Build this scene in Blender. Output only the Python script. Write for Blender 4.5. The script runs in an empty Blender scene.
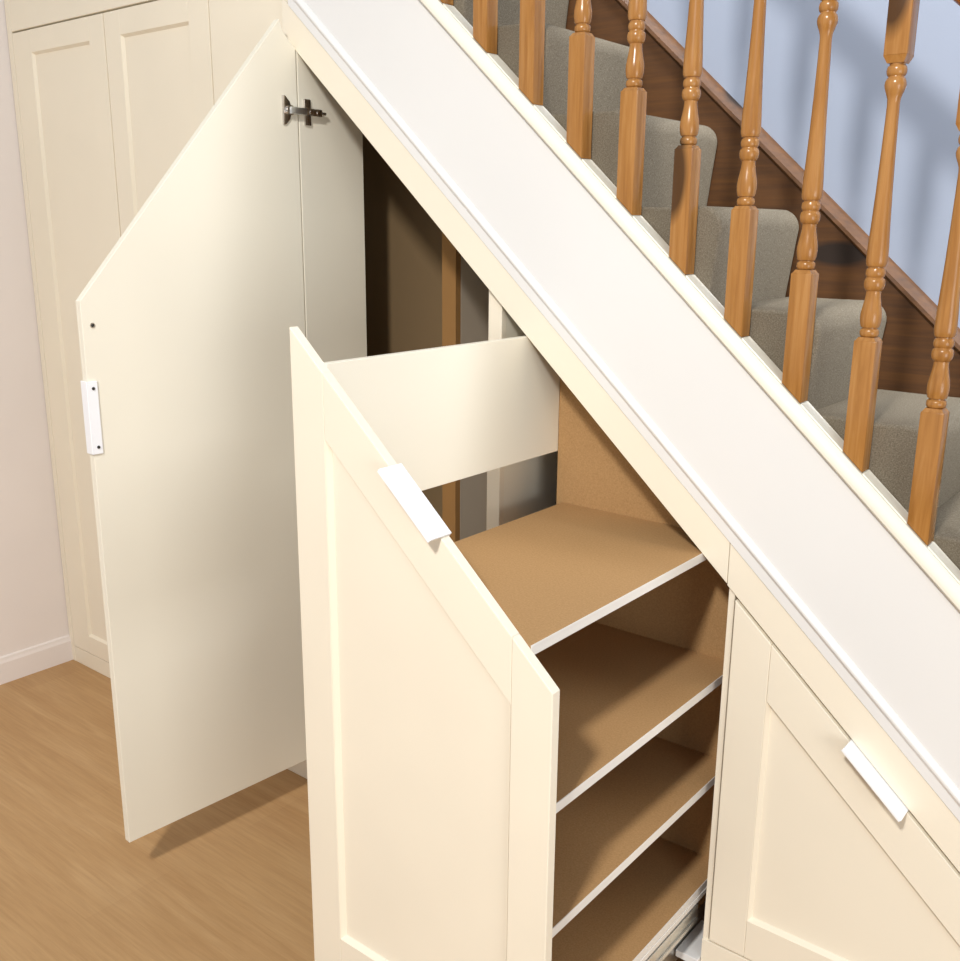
import bpy, bmesh, math, random
from mathutils import Vector, Matrix

random.seed(7)
S = 1.35                      # every coordinate below is in plan units; one unit is 1.35 m
sc = bpy.context.scene
col = sc.collection
SL = 0.9                      # pitch of the stairs (rise / run)

# ------------------------------------------------------------------ materials
def new_mat(name):
    m = bpy.data.materials.new(name)
    m.use_nodes = True
    nt = m.node_tree
    return m, nt, nt.nodes['Principled BSDF']

def coords(nt, scale=(1, 1, 1), rot=(0, 0, 0)):
    tc = nt.nodes.new('ShaderNodeTexCoord')
    mp = nt.nodes.new('ShaderNodeMapping')
    mp.inputs['Scale'].default_value = scale
    mp.inputs['Rotation'].default_value = rot
    nt.links.new(tc.outputs['Object'], mp.inputs['Vector'])
    return mp.outputs['Vector']

def noise(nt, vec, scale, detail=4, rough=0.55, dist=0.0):
    n = nt.nodes.new('ShaderNodeTexNoise')
    n.inputs['Scale'].default_value = scale
    n.inputs['Detail'].default_value = detail
    n.inputs['Roughness'].default_value = rough
    n.inputs['Distortion'].default_value = dist
    nt.links.new(vec, n.inputs['Vector'])
    return n.outputs['Fac']

def ramp(nt, fac, stops):
    r = nt.nodes.new('ShaderNodeValToRGB')
    el = r.color_ramp.elements
    while len(el) < len(stops):
        el.new(0.5)
    for e, (p, c) in zip(el, stops):
        e.position = p
        e.color = (*c, 1)
    nt.links.new(fac, r.inputs['Fac'])
    return r.outputs['Color']

def bump(nt, bs, fac, strength, dist=0.002):
    b = nt.nodes.new('ShaderNodeBump')
    b.inputs['Strength'].default_value = strength
    b.inputs['Distance'].default_value = dist
    nt.links.new(fac, b.inputs['Height'])
    nt.links.new(b.outputs['Normal'], bs.inputs['Normal'])

def srgb(r, g, b):
    f = lambda c: (c / 255 / 12.92) if c / 255 <= 0.04045 else ((c / 255 + 0.055) / 1.055) ** 2.4
    return (f(r), f(g), f(b))

def paint(name, c, rough=0.45, var=0.02, bs_=0.03):
    m, nt, bs = new_mat(name)
    v = coords(nt)
    f = noise(nt, v, 3.0, 2)
    lo = tuple(x * (1 - var) for x in c)
    hi = tuple(min(1, x * (1 + var)) for x in c)
    nt.links.new(ramp(nt, f, [(0.3, lo), (0.7, hi)]), bs.inputs['Base Color'])
    bs.inputs['Roughness'].default_value = rough
    bs.inputs['Specular IOR Level'].default_value = 0.35
    bump(nt, bs, noise(nt, v, 220, 3), bs_, 0.001)
    return m

def wood(name, dark, mid, light, axis='Z', rough=0.35, scale=14, knots=True, stretch=0.06):
    m, nt, bs = new_mat(name)
    sc_ = {'X': (stretch, 1, 1), 'Y': (1, stretch, 1), 'Z': (1, 1, stretch)}[axis]
    v = coords(nt, sc_)
    oi = nt.nodes.new('ShaderNodeObjectInfo')
    add = nt.nodes.new('ShaderNodeVectorMath'); add.operation = 'ADD'
    mul = nt.nodes.new('ShaderNodeVectorMath'); mul.operation = 'SCALE'
    cmb = nt.nodes.new('ShaderNodeCombineXYZ')
    for k in ('X', 'Y', 'Z'):
        nt.links.new(oi.outputs['Random'], cmb.inputs[k])
    nt.links.new(cmb.outputs[0], mul.inputs[0]); mul.inputs['Scale'].default_value = 9.0
    nt.links.new(v, add.inputs[0]); nt.links.new(mul.outputs[0], add.inputs[1])
    vec = add.outputs[0]
    g = noise(nt, vec, scale * 6, 6, 0.6, 0.4)
    c = ramp(nt, g, [(0.28, dark), (0.5, mid), (0.72, light)])
    if knots:
        v2 = coords(nt, {'X': (.35, 1, 1), 'Y': (1, .35, 1), 'Z': (1, 1, .35)}[axis])
        add2 = nt.nodes.new('ShaderNodeVectorMath'); add2.operation = 'ADD'
        nt.links.new(v2, add2.inputs[0]); nt.links.new(mul.outputs[0], add2.inputs[1])
        vo = nt.nodes.new('ShaderNodeTexVoronoi'); vo.inputs['Scale'].default_value = 7.5
        nt.links.new(add2.outputs[0], vo.inputs['Vector'])
        kf = ramp(nt, vo.outputs['Distance'], [(0.17, (1, 1, 1)), (0.25, (0, 0, 0))])
        mx = nt.nodes.new('ShaderNodeMix'); mx.data_type = 'RGBA'
        nt.links.new(kf, mx.inputs['Factor'])
        nt.links.new(c, mx.inputs['A'])
        mx.inputs['B'].default_value = (*[x * 0.28 for x in dark], 1)
        c = mx.outputs['Result']
    nt.links.new(c, bs.inputs['Base Color'])
    bs.inputs['Roughness'].default_value = rough
    bump(nt, bs, g, 0.06, 0.001)
    return m

M = {}
M['cream'] = paint('cream_satin_paint', srgb(239, 230, 211), 0.42)
M['melamine'] = paint('cream_melamine', srgb(240, 234, 217), 0.4, 0.01)
M['wardrobe'] = paint('warm_cream_paint', srgb(240, 230, 209), 0.45)
M['white'] = paint('white_satin_paint', srgb(229, 228, 226), 0.4, 0.01)
M['cap'] = paint('ivory_gloss_paint', srgb(238, 234, 219), 0.3)
M['wall'] = paint('pale_wall_paint', srgb(236, 228, 224), 0.8, 0.015, 0.08)
M['stairwall'] = paint('daylight_tinted_wall_paint', srgb(150, 159, 176), 0.85, 0.015, 0.1)  # cool, dim stairwell daylight is put into this wall colour
M['edge'] = paint('white_edging', srgb(226, 222, 216), 0.4)
M['handle'] = paint('white_powder_coat', srgb(246, 247, 250), 0.35, 0.005)
M['plaster'] = paint('grey_plaster', srgb(176, 163, 146), 0.85)
M['pine'] = wood('varnished_pine', srgb(146, 97, 43), srgb(166, 115, 57), srgb(180, 131, 74), 'Z', 0.24)
M['darkpine'] = wood('dark_stained_pine', srgb(66, 37, 5), srgb(82, 48, 8), srgb(95, 57, 12), 'X', 0.6)
M['railpine'] = wood('varnished_pine_rail', srgb(120, 68, 24), srgb(160, 98, 40), srgb(180, 118, 54), 'X', 0.28)

def mdf():
    m, nt, bs = new_mat('raw_fibreboard')
    v = coords(nt)
    f = noise(nt, v, 260, 5, 0.7)
    nt.links.new(ramp(nt, f, [(0.3, srgb(162, 126, 84)), (0.7, srgb(184, 147, 102))]), bs.inputs['Base Color'])
    bs.inputs['Roughness'].default_value = 0.75
    bs.inputs['Specular IOR Level'].default_value = 0.2
    return m
M['mdf'] = mdf()

def carpet():
    m, nt, bs = new_mat('grey_twist_carpet')
    v = coords(nt)
    f = noise(nt, v, 380, 5, 0.8)
    nt.links.new(ramp(nt, f, [(0.3, srgb(82, 75, 62)), (0.5, srgb(118, 109, 94)), (0.72, srgb(152, 142, 125))]), bs.inputs['Base Color'])
    bs.inputs['Roughness'].default_value = 0.95
    bs.inputs['Specular IOR Level'].default_value = 0.05
    bump(nt, bs, noise(nt, v, 260, 4, 0.8), 0.5, 0.004)
    return m
M['carpet'] = carpet()

def floor_mat():
    m, nt, bs = new_mat('oak_laminate')
    v = coords(nt)
    br = nt.nodes.new('ShaderNodeTexBrick')
    br.inputs['Scale'].default_value = 1.0
    br.inputs['Brick Width'].default_value = 1.29
    br.inputs['Row Height'].default_value = 0.245
    br.inputs['Mortar Size'].default_value = 0.0012
    br.inputs['Mortar Smooth'].default_value = 0.3
    br.offset = 0.37
    br.inputs['Color1'].default_value = (0.35, 0.35, 0.35, 1)
    br.inputs['Color2'].default_value = (0.65, 0.65, 0.65, 1)
    br.inputs['Mortar'].default_value = (0.42, 0.42, 0.42, 1)
    nt.links.new(v, br.inputs['Vector'])
    v2 = coords(nt, (0.16, 1.6, 1))
    w = noise(nt, v2, 7, 3, 0.5, 1.6)
    v3 = coords(nt, (0.05, 1, 1))
    g = noise(nt, v3, 120, 5, 0.7, 0.3)
    base = ramp(nt, w, [(0.3, srgb(180, 142, 97)), (0.55, srgb(187, 150, 105)), (0.75, srgb(195, 159, 115))])
    fine = ramp(nt, g, [(0.3, (0.86, 0.84, 0.82)), (0.6, (1.0, 1.0, 1.0))])
    mx = nt.nodes.new('ShaderNodeMix'); mx.data_type = 'RGBA'; mx.blend_type = 'MULTIPLY'
    mx.inputs['Factor'].default_value = 1.0
    nt.links.new(base, mx.inputs['A']); nt.links.new(fine, mx.inputs['B'])
    mx2 = nt.nodes.new('ShaderNodeMix'); mx2.data_type = 'RGBA'; mx2.blend_type = 'SOFT_LIGHT'
    mx2.inputs['Factor'].default_value = 0.25
    nt.links.new(mx.outputs['Result'], mx2.inputs['A']); nt.links.new(br.outputs['Color'], mx2.inputs['B'])
    nt.links.new(mx2.outputs['Result'], bs.inputs['Base Color'])
    bs.inputs['Roughness'].default_value = 0.5
    bs.inputs['Specular IOR Level'].default_value = 0.3
    bump(nt, bs, g, 0.05, 0.001)
    return m
M['floor'] = floor_mat()

def metal(name, c, rough):
    m, nt, bs = new_mat(name)
    v = coords(nt)
    nt.links.new(ramp(nt, noise(nt, v, 40, 2), [(0.3, tuple(x * .9 for x in c)), (0.7, c)]), bs.inputs['Base Color'])
    bs.inputs['Metallic'].default_value = 1.0
    bs.inputs['Roughness'].default_value = rough
    return m
M['nickel'] = metal('nickel_plate', (0.72, 0.68, 0.64), 0.22)
M['zinc'] = metal('zinc_plated_steel', (0.72, 0.73, 0.72), 0.38)
M['shadeboard'] = paint('shade_darkened_board', srgb(122, 101, 72), .8)  # brown deepened to stand in for shade at the cupboard back
M['brownboard'] = paint('brown_board', srgb(146, 108, 62), .8)
M['darkmetal'] = paint('dark_screw', (0.03, 0.028, 0.025), 0.4)

# ------------------------------------------------------------------ mesh helpers
class MB:
    """collects solids in plan units; build() links them as one mesh object"""
    def __init__(self):
        self.bm = bmesh.new()

    def solid(self, verts, faces, bevel=0.0, seg=2):
        b = bmesh.new()
        vs = [b.verts.new(Vector(v) * S) for v in verts]
        for f in faces:
            b.faces.new([vs[i] for i in f])
        bmesh.ops.recalc_face_normals(b, faces=b.faces)
        if bevel > 0:
            bmesh.ops.bevel(b, geom=list(b.edges), offset=bevel * S, segments=seg, profile=0.5, affect='EDGES', clamp_overlap=True)
        me = bpy.data.meshes.new('t')
        b.to_mesh(me); b.free()
        self.bm.from_mesh(me)
        bpy.data.meshes.remove(me)
        return self

    def box(self, x0, x1, y0, y1, z0, z1, bevel=0.0, seg=2):
        v = [(x, y, z) for z in (z0, z1) for y in (y0, y1) for x in (x0, x1)]
        f = [(0, 2, 3, 1), (4, 5, 7, 6), (0, 1, 5, 4), (2, 6, 7, 3), (0, 4, 6, 2), (1, 3, 7, 5)]
        return self.solid(v, f, bevel, seg)

    def xz(self, poly, y0, y1, bevel=0.0, seg=2):
        n = len(poly)
        v = [(x, y0, z) for x, z in poly] + [(x, y1, z) for x, z in poly]
        f = [tuple(range(n)), tuple(range(2 * n - 1, n - 1, -1))] + [(i, i + n, (i + 1) % n + n, (i + 1) % n) for i in range(n)]
        return self.solid(v, f, bevel, seg)

    def prism(self, pts0, pts1, bevel=0.0, seg=2):
        n = len(pts0)
        v = list(pts0) + list(pts1)
        f = [tuple(range(n)), tuple(range(2 * n - 1, n - 1, -1))] + [(i, i + n, (i + 1) % n + n, (i + 1) % n) for i in range(n)]
        return self.solid(v, f, bevel, seg)

    def sweep(self, prof, x0, x1, bevel=0.0):
        """profile of (y, height above the pitch line z = -SL*x) swept along the pitch"""
        return self.prism([(x0, y, h - SL * x0) for y, h in prof], [(x1, y, h - SL * x1) for y, h in prof], bevel)

    def band(self, x0, x1, h0, h1, y0, y1, bevel=0.0):
        return self.xz([(x0, h0 - SL * x0), (x1, h0 - SL * x1), (x1, h1 - SL * x1), (x0, h1 - SL * x0)], y0, y1, bevel)

    def lathe(self, prof, cx=0, cy=0, cz=0, seg=28):
        rings = []
        v = []
        for z, r in prof:
            rings.append(len(v))
            for k in range(seg):
                a = 2 * math.pi * k / seg
                v.append((cx + r * math.cos(a), cy + r * math.sin(a), cz + z))
        f = []
        for i in range(len(rings) - 1):
            for k in range(seg):
                a, b = rings[i], rings[i + 1]
                f.append((a + k, a + (k + 1) % seg, b + (k + 1) % seg, b + k))
        f.append(tuple(range(seg - 1, -1, -1)))
        f.append(tuple(range(rings[-1], rings[-1] + seg)))
        return self.solid(v, f)

    def cyl(self, p0, p1, r, seg=20):
        p0, p1 = Vector(p0), Vector(p1)
        d = (p1 - p0).normalized()
        a = d.orthogonal().normalized(); b = d.cross(a)
        c0 = [p0 + r * (math.cos(t) * a + math.sin(t) * b) for t in [2 * math.pi * k / seg for k in range(seg)]]
        c1 = [p + (p1 - p0) for p in c0]
        return self.prism(c0, c1)

    def xform(self, mat):
        """mat acts in plan units"""
        m = mat.copy(); m.translation = m.translation * S
        bmesh.ops.transform(self.bm, matrix=m, verts=self.bm.verts)
        return self

    def build(self, name, mat, parent=None, smooth=0, loc=None):
        root = parent
        off = Vector((0, 0, 0))
        while root is not None:
            off += root.location
            root = root.parent
        me = bpy.data.meshes.new(name)
        if loc is None:
            bmesh.ops.translate(self.bm, verts=self.bm.verts, vec=-off)
        bmesh.ops.recalc_face_normals(self.bm, faces=self.bm.faces)
        self.bm.to_mesh(me); self.bm.free()
        me.materials.append(M[mat] if isinstance(mat, str) else mat)
        for p in me.polygons:
            p.use_smooth = smooth > 0
        o = bpy.data.objects.new(name, me)
        col.objects.link(o)
        if smooth > 0:
            me.set_sharp_from_angle(angle=math.radians(smooth))
        if loc is not None:
            o.location = Vector(loc) * S - off
        if parent is not None:
            o.parent = parent
        return o

def thing(name, label, cat, loc):
    o = bpy.data.objects.new(name, None)
    o.empty_display_size = 0.1
    col.objects.link(o)
    o.location = Vector(loc) * S
    o['label'] = label
    o['category'] = cat
    return o

def struct(o, label=None, cat=None):
    o['kind'] = 'structure'
    if label: o['label'] = label
    if cat: o['category'] = cat
    return o

# ------------------------------------------------------------------ setting
XL, YW, W = -1.045, 0.018, 0.34
struct(MB().box(XL - .1, 3.0, -3.2, W + .1, -0.06, 0.0).build('floor', 'floor'),
       'light oak laminate floor running along the cupboards', 'floor')
struct(MB().box(XL - .12, XL, -3.2, W + .1, 0.0, 3.0).build('wall_left', 'wall'),
       'pale plain wall at the left beside the cream wardrobe', 'wall')
struct(MB().box(XL - .1, 3.0, W, W + .1, 0.0, 3.0).build('wall_back', 'stairwall'),
       'pale blue grey wall behind the stair balusters', 'wall')
bb = MB()
bb.prism([(XL, -3.2, 0), (XL + .009, -3.2, 0), (XL + .009, -3.2, .058), (XL + .006, -3.2, .066), (XL + .005, -3.2, .072), (XL, -3.2, .075)],
         [(XL, YW, 0), (XL + .009, YW, 0), (XL + .009, YW, .058), (XL + .006, YW, .066), (XL + .005, YW, .072), (XL, YW, .075)])
struct(bb.build('baseboard_left', 'wall'), 'low pale skirting board along the left wall', 'baseboard')

# ------------------------------------------------------------------ helpers for shaker fronts
def inset_poly(poly, d):
    """inset a convex xz polygon (counter-clockwise or clockwise)"""
    n = len(poly)
    area = sum(poly[i][0] * poly[(i + 1) % n][1] - poly[(i + 1) % n][0] * poly[i][1] for i in range(n))
    sgn = 1 if area > 0 else -1
    lines = []
    for i in range(n):
        a = Vector(poly[i]); b = Vector(poly[(i + 1) % n])
        t = (b - a).normalized(); nn = Vector((-t.y, t.x)) * sgn
        lines.append((a + nn * d, t))
    out = []
    for i in range(n):
        p, t = lines[i - 1]; q, u = lines[i]
        den = t.x * u.y - t.y * u.x
        k = ((q - p).x * u.y - (q - p).y * u.x) / den
        r = p + t * k
        out.append((r.x, r.y))
    return out

def bevel_ring(mb, poly, y_out, y_in, w):
    """sloping moulding from the frame edge (y_out) down to the recessed panel (y_in)"""
    inner = inset_poly(poly, w)
    n = len(poly)
    for i in range(n):
        j = (i + 1) % n
        a, b, c, d = poly[i], poly[j], inner[j], inner[i]
        v = [(a[0], y_out, a[1]), (b[0], y_out, b[1]), (c[0], y_in, c[1]), (d[0], y_in, d[1]),
             (a[0], y_in + .002, a[1]), (b[0], y_in + .002, b[1]), (c[0], y_in + .002, c[1]), (d[0], y_in + .002, d[1])]
        f = [(0, 1, 2, 3), (7, 6, 5, 4), (0, 4, 5, 1), (1, 5, 6, 2), (2, 6, 7, 3), (3, 7, 4, 0)]
        mb.solid(v, f)

# ------------------------------------------------------------------ fitted wardrobe
wd = thing('fitted_wardrobe', 'tall cream fitted wardrobe with two panelled doors in the corner by the left wall', 'wardrobe', (-.55, YW, 0))
MB().box(XL + .002, -.2, YW + .016, W - .004, 0.0, 2.3).build('carcass', 'wardrobe', wd)
MB().box(XL + .002, -1.0225, YW - .0, YW + .015, 0.0, 2.3, .001).build('scribe_filler', 'wardrobe', wd)
MB().box(-1.0225, .0125, YW + .001, YW + .015, 0.0, .0455, .0008).build('plinth', 'wardrobe', wd)
MB().box(-1.0215, -.2465, YW, YW + .015, 1.6575, 2.3, .0012).build('top_cupboard_front', 'wardrobe', wd)
MB().box(-.2435, .0125, YW, YW + .0125, .0475, 2.3, .0012).build('end_panel', 'wardrobe', wd)

def wardrobe_door(x0, x1, pl, pr):
    z0, z1, zp0, zp1 = .048, 1.6535, .1, 1.603
    d = MB()
    y0, y1 = YW, YW + .015
    d.box(x0, pl, y0, y1, z0, z1, .0011)
    d.box(pr, x1, y0, y1, z0, z1, .0011)
    d.box(pl, pr, y0, y1, z0, zp0, .0006)
    d.box(pl, pr, y0, y1, zp1, z1, .0006)
    d.box(pl - .001, pr + .001, y0 + .007, y1 - .001, zp0 - .001, zp1 + .001)
    bevel_ring(d, [(pl, zp0), (pr, zp0), (pr, zp1), (pl, zp1)], y0 + .0005, y0 + .0068, .005)
    return d.build('door', 'wardrobe', wd)
wardrobe_door(-1.0205, -.6205, -.937, -.682)
wardrobe_door(-.6165, -.2465, -.557, -.313)

# ------------------------------------------------------------------ understairs cupboard: carcass, frame, hinged doors
cup = thing('understairs_cupboard', 'cream cupboard built under the stairs with sloping face rail and two angled hinged doors', 'cupboard', (.6, .01, 0))
H1, H2 = 1.5375, 1.601
# face rails (left end is cut square against the wardrobe end panel)
MB().xz([(-.007, H1 + .0063), (.9253, H1 - SL * .9253), (.9253, H2 - SL * .9253), (-.007, H2 + .0063)], 0, .016, .0009).build('face_rail', 'cream', cup)
MB().band(.9262, 1.72, H1 - .0015, H2, 0, .016, .0009).build('face_rail', 'cream', cup)
# stiles
MB().xz([(.464, .095), (.492, .095), (.492, H1 - SL * .492 + .02), (.464, H1 - SL * .464 + .02)], .016, .03, .001).build('stile', 'cream', cup)
MB().xz([(.928, .06), (.9375, .06), (.9375, H1 - SL * .9375 + .01), (.928, H1 - SL * .928 + .01)], .004, .022, .0008).build('stile', 'cream', cup)
# carcass sides
MB().xz([(.0135, .095), (.027, .095), (.027, H1 + .04), (.0135, H1 + .04)], .002, .165, .0008).build('side_panel', 'melamine', cup)
MB().xz([(.478, .02), (.4915, .02), (.4915, H1 - SL * .4915 + .03), (.478, H1 - SL * .478 + .03)], .03, .33).build('partition_panel', 'melamine', cup)
MB().xz([(.9385, .02), (.95, .02), (.95, H1 - SL * .95 + .03), (.9385, H1 - SL * .9385 + .03)], .022, .33).build('side_panel', 'mdf', cup)
MB().xz([(-.19, 0), (.27, 0), (.27, 1.69 - SL * .27), (.0, 1.69), (-.19, 1.69)], .318, .335).build('back_panel', 'shadeboard', cup)
MB().box(.203, .238, .2, .215, 0.0, 1.47).build('post', 'brownboard', cup)
MB().box(.205, .2385, .2155, .317, 0.0, 1.47).build('partition_panel', 'plaster', cup)
# plinth and sill
MB().box(.0205, .4915, -.0, .015, 0.0, .0935, .0008).build('plinth', 'cream', cup)
MB().box(.9285, 1.72, .0005, .015, 0.0, .0965, .0008).build('plinth', 'cream', cup)
MB().box(.888, .9275, -.008, .085, .047, .06, .001).build('sill', 'white', cup)

# ---- low angled door on the right (closed)
def angled_front(mb, x0, x1, zb, htop, xl, xr, zpb, hp, y0, y1, rec=.0085, bw=.005, right_stile=True):
    """shaker front with a pitched top edge: frame of separate boards round a recessed panel"""
    zt = lambda x: htop - SL * x
    zi = lambda x: hp - SL * x
    g = .0003
    mb.xz([(x0, zb), (xl - g, zb), (xl - g, zt(xl)), (x0, zt(x0))], y0, y1, .0011)
    if right_stile:
        mb.xz([(xr + g, zb), (x1, zb), (x1, zt(x1)), (xr + g, zt(xr))], y0, y1, .0011)
    mb.xz([(xl, zb), (xr, zb), (xr, zpb), (xl, zpb)], y0, y1, .0006)
    mb.xz([(xl, zi(xl)), (xr, zi(xr)), (xr, zt(xr)), (xl, zt(xl))], y0, y1, .0008)
    pan = [(xl, zpb), (xr, zpb), (xr, zi(xr)), (xl, zi(xl))]
    mb.xz([(xl - .001, zpb - .001), (xr + .001, zpb - .001), (xr + .001, zi(xr) + .001), (xl - .001, zi(xl) + .001)], y0 + rec, y1 - .001)
    bevel_ring(mb, pan, y0 + .0005, y0 + rec - .0002, bw)

def edge_handle(mb, u0, u1, v_edge, y_front, reach, back=.03, t=.0032, thick=.015):
    """lipped edge pull: one folded strip over the edge v=v_edge, projecting to y_front-reach"""
    ya, yb = y_front - reach, y_front + thick + t
    prof = [(ya, v_edge - .0022), (ya, v_edge + t - .0012), (ya + .0012, v_edge + t), (yb - .0012, v_edge + t), (yb, v_edge + t - .0012), (yb, v_edge - back),
            (y_front + thick + .0004, v_edge - back), (y_front + thick + .0004, v_edge + .0002), (ya + .0022, v_edge + .0002), (ya + .0022, v_edge - .0022)]
    mb.prism([(u0, y, v) for y, v in prof], [(u1, y, v) for y, v in prof], .0004, 1)

DT = 1.529
rd = MB()
angled_front(rd, .9405, 1.5, .1, DT, 1.0, 1.42, .166, 1.44, 0, .015)
rdo = rd.build('door', 'cream', cup)
rdo['label'] = 'closed triangular cream door at the right end'
A = math.atan(SL)
def pitch_frame(x0, h):
    """u along the pitch (down to the right), v perpendicular (up)"""
    m = Matrix.Rotation(A, 4, 'Y')
    m.translation = Vector((x0, 0, h - SL * x0))
    return m
hl = .0845 / math.cos(A)
h = MB(); edge_handle(h, 0, hl, .0, 0, .0295)
h.xform(pitch_frame(1.1225, DT + .0005)).build('handle', 'handle', rdo)

# ---- tall angled door on the left (standing open)
HX, FX, FY = .027, -.006, -.443
e = Vector((FX - HX, FY, 0)); DW = e.length; e.normalize()
nrm = Vector((-e.y, e.x, 0))            # towards +x: inner face
tall = MB()
zf, zh = 1.087, 1.6012
def P(u, n, z): q = Vector((HX, 0, 0)) + e * u + nrm * n; return (q.x, q.y, z)
ud = [(.001, .1), (DW, .1), (DW, zf), (.0345, 1.562), (.0262, 1.541), (.001, 1.516)]
# inner skin
tall.prism([P(u, 0, z) for u, z in ud], [P(u, -.0105, z) for u, z in ud], .0008)
# frame boards on the outer face
fr = .06
def outer(poly): tall.prism([P(u, -.0105, z) for u, z in poly], [P(u, -.0155, z) for u, z in poly], .0005)
zl = lambda u: zh + (zf - zh) * (u / DW)
outer([(DW - fr, .1), (DW, .1), (DW, zf), (DW - fr, zl(DW - fr))])
outer([(.001, .1), (fr, .1), (fr, zl(fr)), (.0345, 1.562), (.0262, 1.541), (.001, 1.516)])
outer([(fr, .1), (DW - fr, .1), (DW - fr, .166), (fr, .166)])
outer([(fr, zl(fr) - .085), (DW - fr, zl(DW - fr) - .085), (DW - fr, zl(DW - fr)), (fr, zl(fr))])
tdo = tall.build('door', 'melamine', cup)
tdo['label'] = 'tall open cream door showing its flat inner face'
# edge pull on its free edge
hd = MB()
zb0, zb1 = .836, .958
def slab(u0, u1, n0, n1, z0, z1, bv=.001):
    hd.prism([P(u0, n0, z0), P(u1, n0, z0), P(u1, n1, z0), P(u0, n1, z0)],
             [P(u0, n0, z1), P(u1, n0, z1), P(u1, n1, z1), P(u0, n1, z1)], bv)
slab(DW - .0155, DW + .003, .0004, .0034, zb0, zb1)
slab(DW + .0004, DW + .0034, -.0175, .0034, zb0, zb1)
hdo = hd.build('handle', 'handle', tdo)
for z in (.848, .946):
    MB().cyl(P(DW - .0075, .0036, z), P(DW - .0075, .0048, z), .0026).build('screw', 'darkmetal', tdo)
pl = MB()
pl.cyl(P(.427, .0002, 1.048), P(.427, .0012, 1.048), .0042)
pl.build('buffer_plug', 'nickel', tdo, 30)
MB().cyl(P(.427, .0012, 1.048), P(.427, .0016, 1.048), .0026).build('screw', 'darkmetal', tdo)
# concealed hinge: cup flange on the door, arm and mounting plate on the side panel
hg = MB()
def flange(pts, n0, n1, bv=.0008): hg.prism([P(u, n0, z) for u, z in pts], [P(u, n1, z) for u, z in pts], bv)
flange([(.036, 1.385), (.030, 1.385), (.020, 1.395), (.018, 1.403), (.018, 1.417), (.020, 1.425), (.030, 1.435), (.036, 1.435)], .0003, .0035)
hg.cyl(P(.022, .002, 1.41), P(.022, .0095, 1.41), .0085)
hg.build('hinge', 'nickel', tdo, 30)
ha = MB()
ha.prism([P(.024, .007, 1.4025), P(.024, .007, 1.4175), P(.024, .0125, 1.4155), P(.024, .0125, 1.4045)],
         [(.0305, .012, 1.4035), (.0305, .012, 1.4165), (.040, .012, 1.4155), (.040, .012, 1.4045)], .001)
ha.build('hinge_arm', 'zinc', cup, 30)
hp_ = MB()
hp_.box(.0272, .0315, .013, .028, 1.387, 1.433, .0012)
hp_.box(.0315, .0385, .010, .05, 1.4035, 1.4165, .0015)
hp_.cyl((.0385, .022, 1.41), (.0395, .022, 1.41), .0038)
hp_.cyl((.0385, .040, 1.41), (.0395, .040, 1.41), .0038)
hp_.cyl((.0355, .05, 1.41), (.0345, .06, 1.41), .003)
hp_.build('hinge_plate', 'nickel', cup, 30)

# ------------------------------------------------------------------ pull-out shelf unit
po = thing('pull_out_shelf_unit', 'pulled out cream fronted unit with sloping top and brown shelves between the two doors', 'pull-out unit', (.72, -.2, .03))
YF = -.447
PX0, PX1, PT = .5025, .9255, 1.5335
f = MB()
angled_front(f, PX0, PX1, .1, PT, .563, .867, .19, 1.448, YF, YF + .015)
fo = f.build('front_panel', 'cream', po)
h = MB(); edge_handle(h, 0, .0812 / math.cos(A), 0, 0, .0215, .03, .0035, .015)
m = pitch_frame(.6785, PT + .0005); m.translation.y = YF
h.xform(m).build('handle', 'handle', fo)
BX0, BX1, BY = .568, .91, .1
YS = YF + .0155
for z, BX1 in ((.742, .884), (.537, .91), (.361, .91), (.172, .91)):
    s = MB().box(BX0, BX1 - .0012, YS, BY, z - .0135, z, .0004).build('shelf', 'mdf', po)
    MB().box(BX1 - .0012, BX1, YS, BY, z - .0135, z, .0003).build('edge_strip', 'edge', s)
MB().xz([(BX0 - .0135, .105), (BX1 + .004, .105), (BX1 + .004, 1.515 - SL * (BX1 + .004)), (BX0 - .0135, 1.512 - SL * BX0)], BY, BY + .0135).build('back_panel', 'mdf', po)
MB().box(BX0 - .0135, BX0 - .0003, YS, BY - .0003, .105, .728).build('side_panel', 'mdf', po)
gp = MB().box(BX0 - .0265, BX0 - .0135, YS, BY - .0003, .832, 1.037, .0008).build('guard_board', 'melamine', po)
gp['label'] = 'cream side board across the top of the pull-out'
# runner
r = MB()
r.box(.898, .9095, YS, .02, .113, .147, .001)
r.box(.9095, .9125, YS, .012, .138, .146, .0008)
r.box(.9095, .9125, YS, .012, .113, .121, .0008)
r.build('runner', 'zinc', po)
r2 = MB()
r2.box(.870, .886, -.25, .15, .03, .104, .001)
r2.build('slide_rail', 'zinc', po)
MB().box(.894, .911, YS, BY, .1485, .158, .0006).build('side_rail', 'edge', po)
MB().box(BX0, .895, YS, BY, .105, .121).build('base_board', 'mdf', po)

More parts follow.
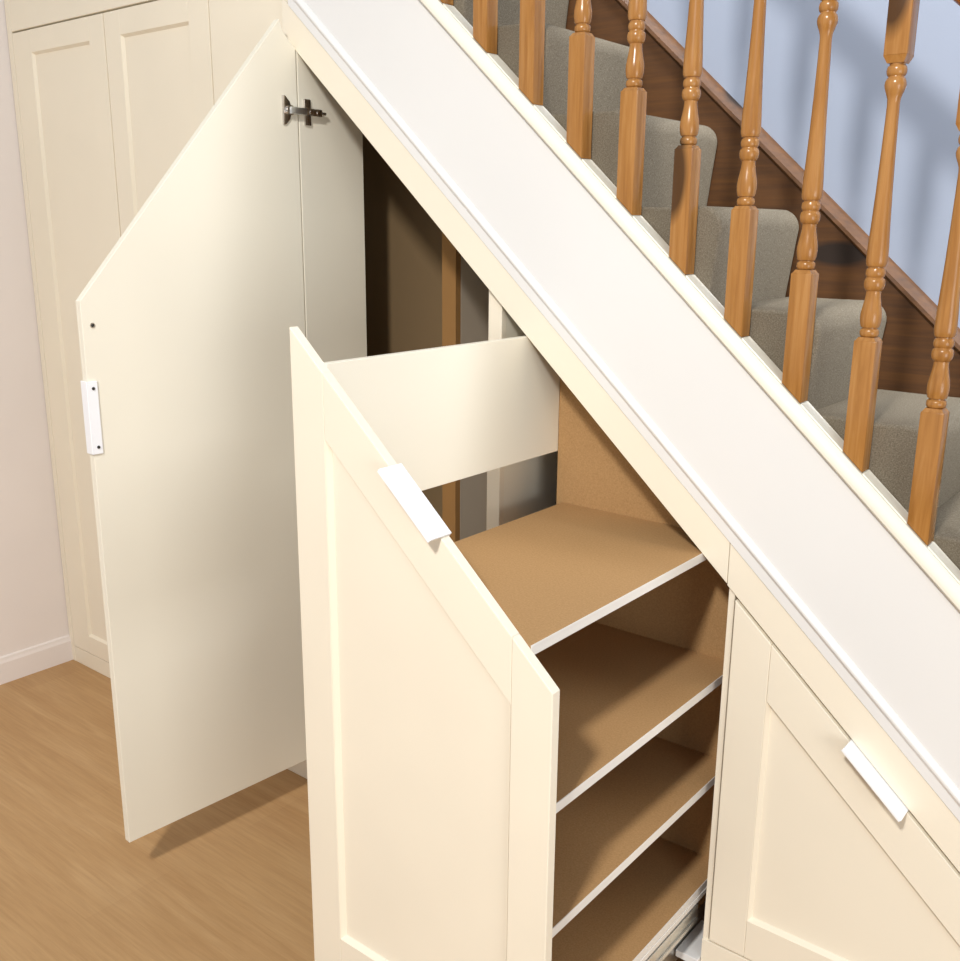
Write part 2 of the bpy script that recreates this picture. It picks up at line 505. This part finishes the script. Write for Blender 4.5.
# ------------------------------------------------------------------ staircase
st = thing('staircase', 'straight staircase carpeted in grey with white side panel and dark pine wall string', 'staircase', (.8, .17, 0))
X0, X1 = .0135, 1.9
MB().band(X0, X1, 1.636, 1.872, -.0, .03).build('outer_string', 'white', st)
MB().sweep([(.02, H2 + .0006), (-.001, H2 + .0006), (-.003, H2 + .0026), (-.003, 1.6215), (-.0042, 1.624), (-.0066, 1.6285), (-.0066, 1.632), (-.003, 1.6385), (-.0005, 1.641), (.02, 1.641)], X0, X1).build('string_moulding', 'white', st, 30)
MB().band(X0, X1, 1.70, 1.72, .031, W - .001).build('soffit', 'plaster', st)
ws = MB().band(X0, X1, 1.76, 2.047, W - .016, W - .0005).build('wall_string', 'darkpine', st)
ws['label'] = 'dark pine string board against the wall'
MB().sweep([(W - .0005, 2.044), (W - .021, 2.044), (W - .024, 2.048), (W - .023, 2.055), (W - .019, 2.060), (W - .014, 2.068), (W - .008, 2.071), (W - .0005, 2.071)], X0, X1).build('string_capping', 'darkpine', ws, 35)
RX, G, RI = 1.003, .153, .1377
for j in range(-6, 4):
    x = RX + G * j
    zl_ = 1.866 - SL * x
    zt_ = zl_ + RI
    nose, rr = .014, .03
    poly = [(x - G, zl_ - .03), (x - .001, zl_ - .03), (x, zl_), (x + nose * .5, zl_ + (RI - rr) * .5)]
    for k in range(9):
        a = math.pi / 2 * k / 8
        poly.append((x + nose - rr + rr * math.cos(a), zt_ - rr + rr * math.sin(a)))
    poly += [(x - .06, zt_ - .0005), (x - G + .012, zt_), (x - G, zt_ - .003)]
    b = MB()
    # end caps eased so that the pile rounds over at both ends
    yy = [(.0315, .006), (.0345, .0015), (.04, 0), (W - .024, 0), (W - .0185, .0015), (W - .0165, .006)]
    n = len(poly)
    cx = sum(p[0] for p in poly) / n; cz = sum(p[1] for p in poly) / n
    v = []
    for y, s_ in yy:
        for px, pz in poly:
            dx, dz = px - cx, pz - cz; L = math.hypot(dx, dz)
            v.append((px - dx / L * s_, y, pz - dz / L * s_))
    fs = [tuple(range(n)), tuple(range(len(v) - 1, len(v) - n - 1, -1))]
    for q in range(len(yy) - 1):
        for i in range(n):
            fs.append((q * n + i, q * n + n + i, q * n + n + (i + 1) % n, q * n + (i + 1) % n))
    b.solid(v, fs)
    so = b.build('carpeted_step', 'carpet', st, 50)

# ------------------------------------------------------------------ balustrade
bal = thing('balustrade', 'varnished turned pine balusters and handrail standing on an ivory base rail along the stairs', 'balustrade', (.8, .0158, 1.168))
HB = 1.888
br_ = MB().sweep([(-.001, 1.858), (-.006, 1.8592), (-.0092, 1.8635), (-.0098, 1.869), (-.0085, 1.876), (-.0055, 1.883), (-.0015, HB), (.031, HB), (.031, 1.8725), (-.002, 1.8725)], X0, X1).build('base_rail', 'cap', bal, 35)
br_['label'] = 'ivory painted base rail'
hw = .0139
BZ = .0150
bmx = MB()
# bottom block with a raking foot
bot = [(-hw, .9 * hw), (hw, -.9 * hw)]
def block(z0l, z0r, z1, chamfer_top=True, top_l=None, top_r=None):
    pass
c = .0045
v = [(-hw, -hw, .9 * hw), (hw, -hw, -.9 * hw), (hw, hw, -.9 * hw), (-hw, hw, .9 * hw),
     (-hw, -hw, .158), (hw, -hw, .158), (hw, hw, .158), (-hw, hw, .158)]
F = [(3, 2, 1, 0), (4, 5, 6, 7), (0, 1, 5, 4), (1, 2, 6, 5), (2, 3, 7, 6), (3, 0, 4, 7)]
bmx.solid(v, F, .0009)
k = hw - .004
v = [(-hw + .001, -hw + .001, .1578), (hw - .001, -hw + .001, .1578), (hw - .001, hw - .001, .1578), (-hw + .001, hw - .001, .1578), (-k, -k, .1625), (k, -k, .1625), (k, k, .1625), (-k, k, .1625)]
bmx.solid(v, F)
prof = [(.160, .0095), (.163, .0098), (.1635, .0112), (.165, .0121), (.168, .0125), (.171, .0121), (.1725, .0110), (.173, .0098), (.1745, .0098), (.175, .0116),
        (.178, .0127), (.182, .0135), (.187, .0139), (.192, .0137), (.198, .0127), (.205, .0112), (.212, .0099), (.218, .0093), (.2205, .0095),
        (.2215, .0108), (.224, .0125), (.227, .0133), (.230, .0135), (.233, .0132), (.2355, .0122), (.2365, .0108), (.2375, .0106),
        (.2385, .0116), (.2405, .0124), (.243, .0127), (.2455, .0124), (.248, .0115), (.2487, .0102), (.2505, .0102), (.251, .0120),
        (.254, .0133), (.258, .0138), (.263, .0138), (.275, .0134), (.30, .0121), (.34, .0104), (.38, .0092), (.42, .0082), (.444, .0078),
        (.449, .0082), (.454, .0098), (.458, .0116), (.4615, .0128), (.465, .0134), (.4685, .0129), (.4715, .0117), (.473, .0101), (.4745, .0099),
        (.4755, .0111), (.478, .0121), (.481, .0125), (.484, .0121), (.486, .0111), (.4868, .0097), (.494, .0095)]
bmx.lathe([(z, r * .95) for z, r in prof])
k = hw - .004
v = [(-k, -k, .489), (k, -k, .489), (k, k, .489), (-k, k, .489), (-hw, -hw, .4975), (hw, -hw, .4975), (hw, hw, .4975), (-hw, hw, .4975)]
bmx.solid(v, F)
v = [(-hw, -hw, .4975), (hw, -hw, .4975), (hw, hw, .4975), (-hw, hw, .4975),
     (-hw, -hw, .605 + .9 * hw), (hw, -hw, .605 - .9 * hw), (hw, hw, .605 - .9 * hw), (-hw, hw, .605 + .9 * hw)]
bmx.solid(v, F, .0009)
xs = [1.0862 + .0905 * k for k in range(-8, 3)]
first = bmx.build('baluster', 'pine', bal, 40, loc=(xs[0], BZ, HB + .002 - SL * xs[0]))
for x in xs[1:]:
    o = first.copy()
    col.objects.link(o)
    o.parent = bal
    o.location = Vector((x, BZ, HB + .002 - SL * x)) * S - bal.location
# infill fillets between the balusters
for a, b_ in zip(xs[:-1], xs[1:]):
    MB().band(a + hw + .0004, b_ - hw - .0004, HB - .001, HB + .0022, .0025, .0295, .0008).build('spacer_fillet', 'cap', bal)
# handrail
hr = [(-.004, 2.492), (-.012, 2.496), (-.0165, 2.506), (-.0165, 2.520), (-.011, 2.534), (0.0, 2.543), (.0158, 2.547), (.0316, 2.543), (.0426, 2.534), (.0481, 2.520), (.0481, 2.506), (.0436, 2.496), (.0356, 2.492)]
hro = MB().sweep(hr, .25, X1, .0).build('handrail', 'railpine', bal, 40)
hro['label'] = 'sloping pine handrail'

# ------------------------------------------------------------------ camera
cam = bpy.data.cameras.new('camera')
co = bpy.data.objects.new('camera', cam)
col.objects.link(co)
yaw, pit, rol, fpx = -.673600, .251900, -.008417, 985.03
fw = Vector((math.sin(yaw) * math.cos(pit), math.cos(yaw) * math.cos(pit), -math.sin(pit)))
ri = Vector((math.cos(yaw), -math.sin(yaw), 0))
dn = fw.cross(ri)
r_ = ri * math.cos(rol) + dn * math.sin(rol)
d_ = -ri * math.sin(rol) + dn * math.cos(rol)
mw = Matrix.Identity(4)
for i in range(3):
    mw[i][0] = r_[i]; mw[i][1] = -d_[i]; mw[i][2] = -fw[i]
mw.translation = Vector((1.4904, -1.2888, 1.2074)) * S
co.matrix_world = mw
cam.sensor_fit = 'HORIZONTAL'
cam.sensor_width = 36
cam.lens = fpx / 960 * 36
cam.clip_start = 0.02
sc.camera = co

# ------------------------------------------------------------------ light
def light(name, kind, loc, energy, color, **kw):
    l = bpy.data.lights.new(name, kind)
    l.energy = energy; l.color = color
    for k_, v_ in kw.items(): setattr(l, k_, v_)
    o = bpy.data.objects.new(name, l)
    col.objects.link(o); o.location = Vector(loc) * S
    return o
def aim(o, d): o.rotation_euler = Vector(d).to_track_quat('-Z', 'Y').to_euler()
key = light('ceiling_spot', 'SPOT', (1.42, -2.5, 2.85), 610, (1.0, .965, .92), shadow_soft_size=.19, spot_size=math.radians(120), spot_blend=1.0)
aim(key, (-.45, 2.2, -2.75))
lw = light('stairwell_fill', 'AREA', (2.35, .17, 2.1), 26, (.94, .965, 1.0), shape='RECTANGLE', size=.25, size_y=1.0, spread=math.radians(84))  # added fill for stair wall and risers, thins baluster shadows; no real window
aim(lw, (-1, .5, -.55))
lt = light('stairwell_top_fill', 'AREA', (.9, -.0, 2.9), 13, (.94, .965, 1.0), shape='RECTANGLE', size=2.4, size_y=.15, spread=math.radians(46))  # added overhead fill washing stair wall and treads; no real fitting
lt.rotation_euler = (math.radians(20), 0, 0)
gd = light('room_side_fill', 'AREA', (3.2, -1.5, .7), 42, (1.0, .97, .92), shape='RECTANGLE', size=1.6, size_y=1.5)  # added fill to lift the open door and left wall; no real window
aim(gd, (-1, .12, 0))
w = bpy.data.worlds.new('world'); sc.world = w
w.use_nodes = True
bg = w.node_tree.nodes['Background']
bg.inputs['Color'].default_value = (.82, .91, 1.0, 1)
bg.inputs['Strength'].default_value = .56

vs = sc.view_settings
vs.view_transform = 'Standard'; vs.look = 'None'; vs.gamma = 1; vs.use_curve_mapping = False
vs.exposure = -0.04
